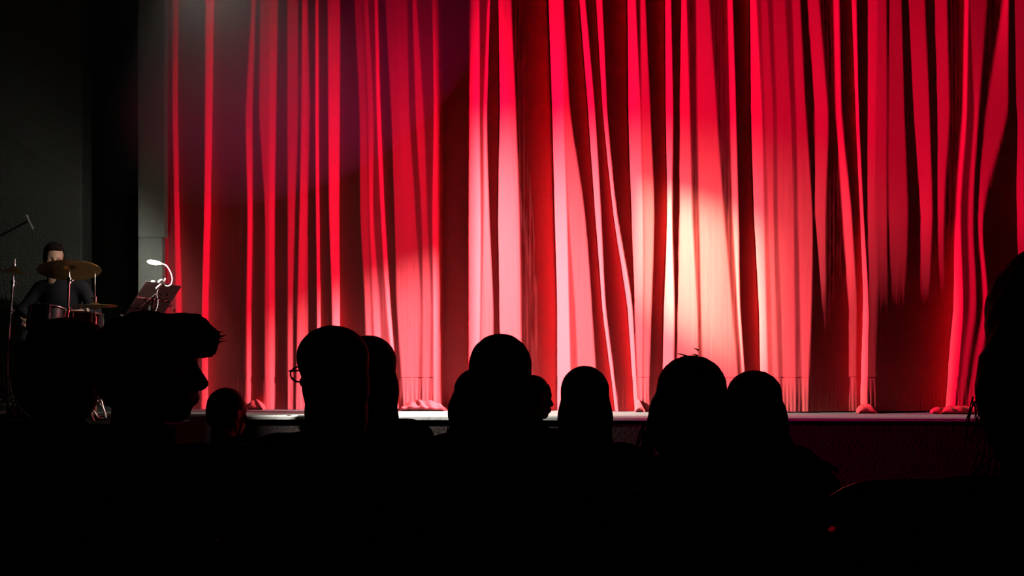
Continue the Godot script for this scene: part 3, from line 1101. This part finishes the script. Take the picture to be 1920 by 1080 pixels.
func audience() -> void:
	mat("dark_cloth", Color(0.010, 0.009, 0.010), 1.0).specular_mode = BaseMaterial3D.SPECULAR_DISABLED
	mat("skin", Color(0.40, 0.22, 0.15), 0.6)
	mat("hair", Color(0.010, 0.006, 0.005), 0.75)
	M.hair.metallic_specular = 0.15
	mat("seat_cloth", Color(0.02, 0.005, 0.006), 1.0).specular_mode = BaseMaterial3D.SPECULAR_DISABLED
	mat("seat_rim", Color(0.03, 0.02, 0.018), 0.35)
	var cl := mat("clear_lens", Color(1, 1, 1, 0.06), 0.05)
	cl.albedo_color = Color(1, 1, 1, 0.06)
	cl.transparency = BaseMaterial3D.TRANSPARENCY_ALPHA
	cl.cull_mode = BaseMaterial3D.CULL_DISABLED
	head_mb = head_shape()
	# row 6 and row 5
	person("person in profile facing right, half hidden behind the round dark head in the middle", 1003, 703, 5.8, 0.09, -1.0, SKULLCAP, 0.003, [[Vector3(0.05, 0.0, 0.09), Vector3(0.1, -1, 0.3), 14, 0.02, 0.03, 0.01]])
	person("person with long loose hair half hidden left of the round head in the middle", 893, 690, 4.95, 0.13, 0.1, [["e", 0.0, 0.04, 0.015, 0.1, 0.095, 0.105], ["e", 0.0, -0.06, 0.04, 0.132, 0.14, 0.09], ["e", 0.0, -0.2, 0.05, 0.145, 0.14, 0.08]], 0.004, [[Vector3(-0.1, -0.15, 0.05), Vector3(-0.15, -1, 0), 20, 0.03, 0.1, 0.01]], "people in the audience", 0.0, 0.022)
	person("person with a small cropped head far left, low in front of the pale stage edge", 428, 727, 4.95, 0.13, -0.55, SKULLCAP, 0.005, [], "people in the audience", 0.0, 0.012)
	# row 4
	person("person with smooth dark hair mostly hidden behind the big bald-looking round head", 692, 627, 4.1, 0.16, 0.0, [["e", 0.0, 0.04, 0.018, 0.096, 0.09, 0.104], ["e", 0.0, -0.06, 0.045, 0.108, 0.13, 0.085], ["e", 0.0, -0.16, 0.05, 0.108, 0.11, 0.07]], 0.002, [], "people in the audience", 0.0, 0.018)
	person("person with long straight hair widening to the shoulders, right of the middle", 1096, 686, 4.1, 0.16, 0.0, [["e", 0.0, 0.035, 0.018, 0.09, 0.093, 0.1], ["e", 0.0, -0.07, 0.04, 0.103, 0.14, 0.085], ["e", 0.0, -0.19, 0.05, 0.107, 0.14, 0.07]], 0.002, [[Vector3(0.075, -0.22, 0.05), Vector3(0.2, -1, 0), 16, 0.025, 0.08, 0.01], [Vector3(-0.075, -0.22, 0.05), Vector3(-0.2, -1, 0), 16, 0.025, 0.08, 0.01]])
	person("person with long hair falling to the right shoulder, rightmost of the middle rows", 1418, 693, 4.1, 0.16, -0.15, [["e", -0.008, 0.035, 0.018, 0.102, 0.09, 0.1], ["e", 0.008, -0.07, 0.04, 0.108, 0.13, 0.085], ["e", 0.035, -0.18, 0.05, 0.1, 0.13, 0.075]], 0.004, [[Vector3(0.11, -0.16, 0.05), Vector3(0.12, -1, 0), 34, 0.03, 0.14, 0.012]])
	# row 3
	var p4 := person("person with a large smooth round head and glasses turned a little left", 620, 612, 3.2, 0.19, 0.55, [["e", 0.0, 0.045, 0.012, 0.096, 0.088, 0.104], ["e", 0.0, -0.03, 0.03, 0.09, 0.11, 0.09], ["e", 0.02, -0.11, -0.005, 0.085, 0.11, 0.088]], 0.002, [], "people in the audience", 0.1, 0.015)
	glasses(p4)
	person("person with a big round cropped head standing highest in the middle of the audience", 938, 626, 3.2, 0.19, 0.0, [["e", 0.0, 0.04, 0.015, 0.086, 0.088, 0.1], ["e", 0.0, -0.015, 0.045, 0.086, 0.09, 0.07], ["e", 0.0, -0.12, 0.05, 0.088, 0.11, 0.055]], 0.0025, [])
	person("person with chin-length bob, its loose ends flaring out to the left", 1296, 667, 3.2, 0.19, 0.1, [["e", -0.003, 0.035, 0.018, 0.099, 0.093, 0.103], ["e", -0.008, -0.05, 0.035, 0.12, 0.115, 0.09], ["e", 0.008, -0.13, 0.04, 0.115, 0.08, 0.08], ["c", -0.09, -0.01, 0.03, -0.135, -0.115, 0.03, 0.03, 0.012]], 0.005, [[Vector3(-0.122, -0.09, 0.03), Vector3(-0.25, -1, 0), 46, 0.022, 0.085, 0.012], [Vector3(0.11, -0.1, 0.04), Vector3(0.15, -1, 0), 40, 0.03, 0.12, 0.012], [Vector3(0.0, 0.125, 0.02), Vector3(-0.8, 0.25, 0), 10, 0.02, 0.03, 0.004]])
	person("person with thick flat-topped hair at the far left in front of the drummer", 124, 598, 3.2, 0.19, 0.2, [["e", 0.0, 0.035, 0.015, 0.095, 0.095, 0.105], ["e", -0.05, 0.065, 0.0, 0.05, 0.055, 0.07], ["e", 0.05, 0.065, 0.0, 0.05, 0.055, 0.07], ["e", 0.0, -0.06, 0.04, 0.09, 0.1, 0.08]], 0.006, [], "people in the audience", 0.0, 0.012)
	# row 2
	person("person in profile facing right with curly hair and a springy forelock, left foreground", 284, 586, 2.35, 0.22, -1.5, [["e", 0.0, 0.042, 0.01, 0.085, 0.066, 0.1], ["e", 0.0, 0.0, 0.06, 0.078, 0.085, 0.055], ["e", 0.0, 0.068, -0.06, 0.06, 0.036, 0.05], ["e", 0.0, 0.05, -0.11, 0.034, 0.033, 0.03], ["e", 0.0, 0.07, -0.09, 0.036, 0.03, 0.03]], 0.009, [[Vector3(0, 0.055, -0.125), Vector3(0, 0.2, -1), 60, 0.014, 0.012, 0.004, 0.4], [Vector3(0, 0.105, 0.0), Vector3(0, 0.6, -0.6), 50, 0.04, 0.008, 0.005, 0.4]], "people in the audience", -0.25, -0.008)
	# row 1
	person("person cut off by the right edge of the picture, nearest, with long tousled hair", 1994, 452, 1.5, 0.25, 0.1, [["e", 0.0, 0.04, 0.015, 0.097, 0.097, 0.108], ["e", -0.01, -0.05, 0.04, 0.118, 0.12, 0.09], ["e", 0.0, -0.15, 0.05, 0.105, 0.1, 0.075]], 0.005, [[Vector3(-0.105, -0.06, 0.03), Vector3(-0.1, -1, 0), 60, 0.022, 0.06, 0.015, 0.3], [Vector3(-0.105, -0.15, 0.03), Vector3(-0.3, -1, 0), 50, 0.03, 0.08, 0.02, 0.3]], "people in the audience", 0.0, 0.02)
	var rows := [
		[5.8, 0.09, [[1003, "seat of the person half hidden behind the round head in the middle"]]],
		[4.95, 0.13, [[893, "seat of the long-haired person left of the round middle head"], [428, "seat of the small cropped-headed person at far left"]]],
		[4.1, 0.16, [[690, "seat of the smooth-haired person behind the big round head"], [1096, "seat of the straight-haired person right of the middle"], [1420, "seat of the long-haired person at the right of the middle rows"]]],
		[3.2, 0.19, [[122, "seat of the flat-topped person in front of the drummer"], [595, "seat of the person with glasses"], [945, "seat of the round cropped head in the middle"], [1296, "seat of the person with the flaring bob"], [1648, "empty seat to the right of the person with the bob"]]],
		[2.35, 0.22, [[284, "seat of the person in profile at left"]]],
		[1.5, 0.25, [[1994, "seat of the nearest person at the right edge"]]]]
	for r in rows:
		for s in r[2]:
			theatre_seat((float(s[0]) - 960.0) / FOC * float(r[0]), r[0], r[1], "dark rounded theatre " + s[1])


# ---------------------------------------------------------------- drummer, kit, music stand
func tripod(mb: MB, foot: Vector3, h: float, spread: float, turn := 0.3) -> void:
	for k in 3:
		var d := Vector3(cos(turn + TAU * k / 3.0), 0, sin(turn + TAU * k / 3.0))
		mb.tube([foot + Vector3(0, h, 0) + d * 0.02, foot + d * spread + Vector3(0, 0.012, 0)], 0.009, 8)
		mb.tube([foot + Vector3(0, h * 0.42, 0) + d * 0.012, foot + Vector3(0, h * 0.5, 0) + d * spread * 0.5], 0.006, 6)
		mb.tube([foot + d * (spread - 0.02) + Vector3(0, 0.014, 0), foot + d * (spread + 0.03) + Vector3(0, 0.013, 0)], 0.013, 8)


func cymbal_on_stand(called: String, label: String, at: Vector3, r: float, tilt: Basis, foot: Vector3, up_rod: float) -> void:
	var t := thing(called, foot, label, "cymbal stand")
	var o := at - foot
	var st := MB.new()
	tripod(st, Vector3.ZERO, 0.32, 0.3)
	var pole := MB.new()
	pole.tube([Vector3(0, 0.05, 0), Vector3(0, 0.52, 0)], 0.0125, 10)
	var neck := o - tilt * Vector3(0, 0.04, 0)
	pole.tube([Vector3(0, 0.5, 0), neck - (neck - Vector3(0, 0.5, 0)).normalized() * 0.05], 0.0095, 10)
	part("tripod_base", st, M.chrome, t)
	part("pole", pole, M.chrome, t)
	var j := MB.new()
	for q in [Vector3(0, 0.51, 0), Vector3(0, 0.5, 0).lerp(neck, 0.55), neck - (neck - Vector3(0, 0.5, 0)).normalized() * 0.06]:
		j = MB.new()
		j.tube([q - Vector3(0, 0.022, 0), q + Vector3(0, 0.022, 0)], 0.017, 10)
		j.tube([q, q + Vector3(0.035, 0, 0.012)], 0.006, 8)
		part("clamp", j, M.chrome, t)
	var rod := MB.new()
	rod.tube([neck - Vector3(0, 0.06, 0), neck, o + tilt * Vector3(0, up_rod, 0)], 0.005, 8)
	rod.tube([o + tilt * Vector3(0, 0.03, 0), o + tilt * Vector3(0, 0.05, 0)], 0.013, 8)
	part("tilter_rod", rod, M.chrome, t)
	var cy := MB.new()
	var prof := [[0.005, 0.024], [0.02, 0.023], [0.034, 0.016], [0.042, 0.006], [0.05, 0.003], [r * 0.6, -0.006], [r, -0.02], [r, -0.02], [r - 0.001, -0.0215], [r - 0.001, -0.0215], [r * 0.6, -0.0075], [0.05, 0.0015], [0.041, 0.0045], [0.033, 0.0145], [0.019, 0.0215], [0.005, 0.0225]]
	cy.lathe(prof, Transform3D(tilt, o), 48)
	var c := part("cymbal", cy, M.bronze, t)
	var fe := MB.new()
	fe.lathe([[0.004, 0.022], [0.016, 0.024], [0.016, 0.036], [0.004, 0.037]], Transform3D(tilt, o), 14)
	part("felt", fe, M.lamp_black, c)


func drum(called: String, label: String, at: Vector3, r: float, h: float, bs: Basis, shell: Material, legs: float, floor_pt: Vector3, lugs := 8, skin: Material = null) -> Node3D:
	var t := thing(called, floor_pt, label, "drum")
	var o := at - floor_pt
	var xf := Transform3D(bs, o)
	var s := MB.new()
	s.lathe([[r, -h / 2.0], [r, h / 2.0]], xf, 40)
	part("shell", s, shell, t)
	for e in [-1.0, 1.0]:
		var hd := MB.new()
		hd.lathe([[0.0, e * (h / 2.0 + 0.004)], [r * 0.96, e * (h / 2.0 + 0.004)], [r + 0.003, e * (h / 2.0 - 0.006)]], xf, 40)
		part("drum_head", hd, skin if skin else M.drum_skin, t)
		var hp := MB.new()
		var ring := []
		for k in 41:
			ring.append(xf * Vector3((r + 0.005) * cos(TAU * k / 40.0), e * (h / 2.0 + 0.002), (r + 0.005) * sin(TAU * k / 40.0)))
		hp.tube(ring, 0.007, 8)
		part("hoop", hp, M.chrome, t)
	for k in lugs:
		var an := TAU * k / lugs
		var d := Vector3(cos(an), 0, sin(an))
		var l := MB.new()
		l.box(xf * (d * (r + 0.010)), Vector3(0.016, minf(0.05, h * 0.4), 0.016), 0.004, bs * Basis(Vector3.UP, -an))
		l.tube([xf * (d * (r + 0.012) + Vector3(0, -h / 2.0, 0)), xf * (d * (r + 0.012) + Vector3(0, h / 2.0, 0))], 0.0035, 6)
		part("lug", l, M.chrome, t)
	if legs > 0.0:
		var b := MB.new()
		tripod(b, Vector3.ZERO, 0.3, 0.25)
		b.tube([Vector3(0, 0.05, 0), Vector3(0, o.y - h / 2.0 - 0.03, 0)], 0.012, 10)
		for k in 3:
			var an := TAU * k / 3.0 + 0.5
			var rim := xf * Vector3((r + 0.004) * cos(an), -h / 2.0 - 0.008, (r + 0.004) * sin(an))
			b.tube([Vector3(0, o.y - h / 2.0 - 0.06, 0), rim], 0.007, 8)
		part("drum_stand", b, M.chrome, t)
	return t


func drummer() -> void:
	var at := Vector3(px(112, 500, 9.75).x, STAGE, -9.75)
	var tr := thing("drum_throne", at, "round black padded stool under the seated drummer", "stool")
	var cu := MB.new()
	cu.lathe([[0.0, 0.40], [0.15, 0.40], [0.17, 0.415], [0.175, 0.44], [0.16, 0.462], [0.0, 0.468]], Transform3D(), 32)
	part("cushion", cu, M.dark_cloth, tr)
	var b := MB.new()
	tripod(b, Vector3.ZERO, 0.26, 0.27)
	b.tube([Vector3(0, 0.05, 0), Vector3(0, 0.40, 0)], 0.014, 10)
	part("tripod_base", b, M.chrome, tr)
	# hands where the photograph shows them, in the drummer's own frame (he faces the hall)
	var rh := (px(53, 605, 9.42) - at) / 1.05
	var lh := (px(136, 584, 9.42) - at) / 1.05
	var L := func(p: Vector3) -> Vector3: return Vector3(-p.x, p.y, -p.z)
	var arms := [[Vector3(-0.30, 0.80, -0.06), L.call(lh) + Vector3(-0.04, 0.0, 0.09)], [Vector3(0.29, 0.80, -0.04), L.call(rh) + Vector3(0.03, 0.02, 0.1)]]
	var t := thing("person", at, "drummer in a dark sweater sitting behind the cymbals, looking down", "person", "", PI)
	var cloth := body_shape(arms, 0.012)
	var skin := MB.new()
	var grip := hand_shape(1.25)
	# seen from behind, his left hand is on -x
	skin.add(grip, hand_at([arms[0][0], arms[0][1], Vector3(0.45, -0.1, -1)], false, 0.2))
	skin.add(grip, hand_at([arms[1][0], arms[1][1], Vector3(-0.2, -0.15, -1)], true, 0.2))
	var hx := Transform3D(Basis(Vector3.UP, 0.4) * Basis(Vector3.RIGHT, -0.15), Vector3(0.03, 1.225, -0.035))
	skin.add(head_mb, hx)
	var am := ArrayMesh.new()
	am.add_surface_from_arrays(Mesh.PRIMITIVE_TRIANGLES, cloth.arrays())
	am.surface_set_material(0, M.sweater)
	am.add_surface_from_arrays(Mesh.PRIMITIVE_TRIANGLES, skin.arrays())
	am.surface_set_material(1, M.skin)
	var o := MeshInstance3D.new()
	o.name = "body"
	o.mesh = am
	t.add_child(o)
	t.scale = Vector3.ONE * 1.05
	var h := part("hair", hair_shape([["e", 0.0, 0.052, 0.022, 0.077, 0.077, 0.088], ["e", 0.0, 0.0, 0.06, 0.068, 0.075, 0.05], ["e", 0.0, 0.085, -0.05, 0.06, 0.03, 0.04], ["e", 0.07, 0.0, 0.01, 0.012, 0.04, 0.03], ["e", -0.07, 0.0, 0.01, 0.012, 0.04, 0.03]], 0.006, []), M.hair, t)
	h.transform = hx
	# sticks held in the hands
	for e in [[px(136, 584, 9.42), px(172, 588, 9.2), px(126, 583, 9.5), "wooden drumstick in the drummer's left hand over the snare"], [px(50, 604, 9.42), px(40, 596, 9.25), px(58, 612, 9.6), "wooden drumstick in the drummer's right hand at far left"]]:
		var s := thing("drumstick", e[0], e[3], "drumstick", "the drummer's two sticks")
		var mb := MB.new()
		var tip: Vector3 = e[1] - e[0]
		var butt: Vector3 = e[2] - e[0]
		var dir := (tip - butt).normalized()
		tip = butt + dir * 0.40
		mb.tube([butt, butt + dir * 0.005, butt + dir * 0.3, tip - dir * 0.012, tip - dir * 0.006, tip], [0.004, 0.0072, 0.0072, 0.0038, 0.0052, 0.002], 10)
		part("shaft", mb, M.stick_wood, s)


func kit() -> void:
	mat("chrome", Color(0.75, 0.72, 0.68), 0.22, 1.0)
	mat("bronze", Color(0.42, 0.26, 0.09), 0.38, 1.0)
	mat("drum_skin", Color(0.10, 0.10, 0.10), 0.6)
	mat("red_lacquer", Color(0.16, 0.012, 0.012), 0.25)
	mat("red_head", Color(0.05, 0.006, 0.006), 0.4)
	mat("black_lacquer", Color(0.012, 0.012, 0.012), 0.3)
	mat("sweater", Color(0.020, 0.018, 0.021), 1.0).specular_mode = BaseMaterial3D.SPECULAR_DISABLED
	mat("stick_wood", Color(0.45, 0.30, 0.16), 0.5)
	relief(M.sweater, 0.5, 6.0, 3.0)
	cymbal_on_stand("crash_cymbal", "large bronze cymbal tipped up in front of the drummer's chin", px(130, 502, 9.0), 0.234, Basis(Vector3.BACK, 0.10) * Basis(Vector3.RIGHT, -0.27), Vector3(px(124, 600, 8.99).x, STAGE, -8.99), 0.085)
	cymbal_on_stand("splash_cymbal", "small dark cymbal on a straight stand at the far left edge", px(26, 507, 9.25), 0.118, Basis(Vector3.BACK, -0.12) * Basis(Vector3.RIGHT, 0.02), Vector3(px(14, 600, 9.25).x, STAGE, -9.25), 0.09)
	# hi-hat
	var hp := px(178, 574, 9.12)
	var ft := Vector3(hp.x, STAGE, hp.z)
	var t := thing("hi_hat", ft, "thin pair of hi-hat cymbals on a tall rod right of the drummer", "cymbal stand")
	var o := hp - ft
	for k in 2:
		var cy := MB.new()
		var sg := -1.0 if k == 0 else 1.0
		cy.lathe([[0.005, sg * 0.02], [0.025, sg * 0.017], [0.035, sg * 0.008], [0.17, 0.0], [0.17, 0.0], [0.17, sg * 0.0012], [0.17, sg * 0.0012], [0.036, sg * 0.0095], [0.026, sg * 0.0185], [0.005, sg * 0.0215]], Transform3D(Basis(), o + Vector3(0, sg * 0.006, 0)), 40)
		part("cymbal", cy, M.bronze, t)
	var rod := MB.new()
	rod.tube([Vector3(0, 0.1, 0), o + Vector3(0, 0.265, 0)], 0.0045, 8)
	rod.tube([Vector3(0, 0.06, 0), o - Vector3(0, 0.08, 0)], 0.012, 10)
	part("pole", rod, M.chrome, t)
	var cl := MB.new()
	cl.tube([o + Vector3(0, 0.03, 0), o + Vector3(0, 0.075, 0)], 0.014, 10)
	cl.tube([o + Vector3(-0.028, 0.06, 0), o + Vector3(0.012, 0.062, 0)], 0.008, 8)
	part("clutch", cl, M.chrome, t)
	var bs := MB.new()
	tripod(bs, Vector3.ZERO, 0.28, 0.26, 0.9)
	bs.box(Vector3(0, 0.02, -0.12), Vector3(0.08, 0.015, 0.26), 0.004)
	part("tripod_base", bs, M.chrome, t)
	var sn := px(152, 592, 9.35)
	drum("snare_drum", "shallow dark snare drum before the drummer beside the hi-hat", sn - Vector3(0, 0.05, 0), 0.165, 0.12, Basis(Vector3.RIGHT, -0.1), M.black_lacquer, 1.0, Vector3(sn.x, STAGE, sn.z))
	var tm := px(86, 588, 8.9)
	var tt := drum("tom_drum", "dark tom drum with chrome lugs below the big cymbal", tm - Vector3(0, 0.05, 0), 0.13, 0.17, Basis(Vector3.RIGHT, -0.25), M.black_lacquer, 0.0, Vector3(tm.x, STAGE, tm.z), 6)
	var post := MB.new()
	var q := tm - tt.position
	post.tube([Vector3(0.03, 0.49, 0.05), Vector3(0.02, q.y - 0.22, 0.02), q + Vector3(0, -0.13, 0.0)], 0.011, 10)
	part("mount", post, M.chrome, tt)
	var bd := px(104, 726, 8.76)
	var dr := drum("bass_drum", "bass drum with dark red shell lying on its side under the tom", Vector3(bd.x, STAGE + 0.26, -8.76), 0.245, 0.30, Basis(Vector3.RIGHT, PI / 2.0), M.red_lacquer, 0.0, Vector3(bd.x, STAGE, -8.76), 10, M.red_head)
	var sp := MB.new()
	for s in [-1.0, 1.0]:
		sp.tube([Vector3(s * 0.22, 0.23, 0.08), Vector3(s * 0.34, 0.012, 0.14)], 0.008, 8)
	part("spur", sp, M.chrome, dr)
	# microphone on a boom
	var mf := Vector3(px(-70, 600, 9.6).x, STAGE, -9.6)
	var mt := thing("microphone_stand", mf, "thin silver overhead microphone on a black boom above the small cymbal", "microphone")
	var top := Vector3(0, 1.3, 0)
	var m1 := px(49, 403, 9.3) - mf
	var m2 := px(62, 430, 9.3) - mf
	var mm := m1.lerp(m2, 0.35)
	var bo := MB.new()
	tripod(bo, Vector3.ZERO, 0.2, 0.3)
	bo.tube([Vector3(0, 0.1, 0), top], 0.011, 10)
	bo.tube([top - (mm - top) * 0.25, mm - Vector3(0.012, 0.012, 0)], 0.008, 10)
	part("boom", bo, M.lamp_black, mt)
	var mi := MB.new()
	var md := (m2 - m1).normalized()
	mi.tube([m1, m1 + md * 0.004, m1 + md * 0.022, m1 + md * 0.024, m2 - md * 0.006, m2], [0.006, 0.0105, 0.0105, 0.0085, 0.0085, 0.006], 12)
	part("capsule", mi, mat("silver_grey", Color(0.5, 0.5, 0.48), 0.4, 0.3), mt)


func music_stand() -> void:
	mat("desk_brown", Color(0.022, 0.012, 0.010), 0.55)
	mat("white_plastic", Color(0.5, 0.5, 0.47), 0.5)
	mat("paper", Color(0.70, 0.68, 0.62), 0.9)
	var c := px(266, 562, 9.2)
	var ft := Vector3(c.x, STAGE, -9.2)
	var t := thing("music_stand", ft, "dark folding music stand seen from behind beside the grey flat", "music stand")
	var p00 := px(274, 527, 9.2) - ft       # top left corner of the desk
	var w := Vector3(0.165, -0.02, -0.40)
	var hv := Vector3(-0.205, -0.285, -0.067)
	var n := w.cross(hv).normalized()
	if n.z < 0.0:
		n = -n
	var bx := Basis(w.normalized(), -hv.normalized(), w.normalized().cross(-hv.normalized()))
	part("desk", one_box(p00 + w * 0.5 + hv * 0.5, Vector3(w.length(), hv.length(), 0.006), 0.002, bx), M.desk_brown, t)
	var lip := MB.new()
	lip.box(p00 + w * 0.5 + hv * 1.0 - n * 0.02, Vector3(w.length(), 0.006, 0.045), 0.002, bx)
	part("ledge", lip, M.desk_brown, t)
	var ribs := [[0.0, 0.42, 1.0, 0.42], [0.42, 0.28, 0.05, 0.98], [0.42, 0.28, 0.72, 1.0], [0.42, 0.46, 0.42, 1.0]]
	for e in ribs:
		var r := MB.new()
		r.tube([p00 + w * float(e[0]) + hv * float(e[1]) + n * 0.009, p00 + w * float(e[2]) + hv * float(e[3]) + n * 0.009], 0.004, 8)
		part("rib", r, M.chrome, t)
	var po := MB.new()
	var mid := p00 + w * 0.45 + hv * 0.6 + n * 0.014
	po.tube([Vector3(mid.x, 0.08, mid.z + 0.03), mid + Vector3(0, -0.12, 0.03), mid], 0.010, 10)
	tripod(po, Vector3(mid.x, 0, mid.z + 0.03), 0.3, 0.26, 0.2)
	part("pole", po, M.lamp_black, t)
	# the sheet of music lying on its far side
	var sh := thing("sheet_music", p00 + ft + w * 0.45 + hv * 0.45 - n * 0.008, "white sheet of music resting on the far side of the music stand", "paper")
	part("page", one_box(Vector3.ZERO, Vector3(0.30, 0.26, 0.002), 0.0005, bx), M.paper, sh)
	# clip lamp
	var lp := px(300, 529, 9.15)
	var lt := thing("clip_lamp", lp, "small white gooseneck lamp, lit, clipped to the top of the music stand", "lamp")
	var cl := MB.new()
	cl.box(px(301, 527, 9.15) - lp, Vector3(0.04, 0.02, 0.03), 0.007, Basis(Vector3.BACK, 0.6))
	cl.box(px(298, 537, 9.15) - lp, Vector3(0.055, 0.014, 0.03), 0.005, Basis(Vector3.BACK, 0.75))
	cl.box(px(309, 526, 9.17) - lp, Vector3(0.012, 0.035, 0.02), 0.004, Basis(Vector3.BACK, -0.4))
	cl.box(px(287, 528, 9.17) - lp, Vector3(0.03, 0.014, 0.02), 0.005)
	part("clip", cl, M.white_plastic, lt)
	var nk := MB.new()
	var pth := []
	for q in [[306, 528], [309, 534], [315, 536.5], [321, 533], [323.5, 525], [322, 515], [318, 506], [313, 499], [308, 496], [303, 495]]:
		pth.append(px(q[0], q[1], 9.15) - lp)
	var sm := []
	for k in pth.size() - 1:
		for j in 3:
			var f := j / 3.0
			var a: Vector3 = pth[maxi(k - 1, 0)]
			var d: Vector3 = pth[mini(k + 2, pth.size() - 1)]
			sm.append((pth[k] as Vector3).cubic_interpolate(pth[k + 1], a, d, f))
	sm.append(pth[-1])
	nk.tube(sm, 0.005, 8)
	part("gooseneck", nk, M.white_plastic, lt)
	var hd := MB.new()
	var ha := px(303, 494.5, 9.15) - lp
	var hb := px(276, 490, 9.15) - lp
	hd.tube([ha, ha.lerp(hb, 0.12), ha.lerp(hb, 0.4), ha.lerp(hb, 0.75), ha.lerp(hb, 0.95), hb], [0.006, 0.011, 0.0175, 0.0165, 0.010, 0.003], 14)
	var glow := mat("lamp_glow", Color(0.9, 0.92, 0.88), 0.4)
	glow.emission_enabled = true
	glow.emission = Color(0.95, 1.0, 0.97)
	glow.emission_energy_multiplier = 6.0
	part("lamp_head", hd, glow, lt)
	var wire := MB.new()
	wire.tube(bez(px(298, 540, 9.14) - lp, px(288, 560, 9.14) - lp, px(304, 558, 9.14) - lp, px(292, 584, 9.14) - lp, 10) + bez(px(292, 584, 9.14) - lp, px(284, 606, 9.14) - lp, px(290, 680, 9.1) - lp, Vector3(px(288, 700, 9.1).x, STAGE + 0.006, -9.1) - lp, 10), 0.002, 6)
	part("cable", wire, mat("cable_grey", Color(0.16, 0.155, 0.15), 0.6), lt)
	var ol := OmniLight3D.new()
	ol.name = "clip_lamp_spill_light"
	ol.position = px(288, 496, 9.15)
	ol.light_color = Color(0.95, 1.0, 0.92)
	ol.light_energy = 0.03
	ol.light_size = 0.02
	ol.omni_range = 20.0
	ol.omni_attenuation = 2.0
	ol.shadow_enabled = true
	add_child(ol)
	spot("clip_lamp_light", px(288, 497, 9.13), px(288, 497, 9.13) + Vector3(-0.8, -0.45, -0.32), Color(0.95, 1.0, 0.92), 0.45, 80.0, 0.5, 0.02)


func indicator() -> void:      # the one speck of red in the dark rows
	var m := mat("indicator_glow", Color(0.2, 0.01, 0.02), 0.4)
	m.emission_enabled = true
	m.emission = Color(1.0, 0.06, 0.18)
	m.emission_energy_multiplier = 0.05
	var t := thing("indicator_light", px(1560, 992, 2.905), "tiny dim red light on the back of the empty seat at right", "light")
	var mb := MB.new()
	mb.lathe([[0.0, 0.004], [0.004, 0.0035], [0.0075, 0.0], [0.0075, -0.004], [0.0, -0.004]], Transform3D(Basis(Vector3.BACK, 0.35) * Basis(Vector3(1.25, 0, 0), Vector3(0, 0, 1), Vector3(0, -0.75, 0)), Vector3.ZERO), 14)
	part("lens", mb, m, t)
	var l := OmniLight3D.new()
	l.name = "indicator_lamp_light"
	l.position = px(1560, 992, 2.893)
	l.light_color = Color(1.0, 0.06, 0.18)
	l.light_energy = 0.00002
	l.light_size = 0.01
	l.omni_attenuation = 2.0
	l.omni_range = 8.0
	l.shadow_enabled = true
	add_child(l)
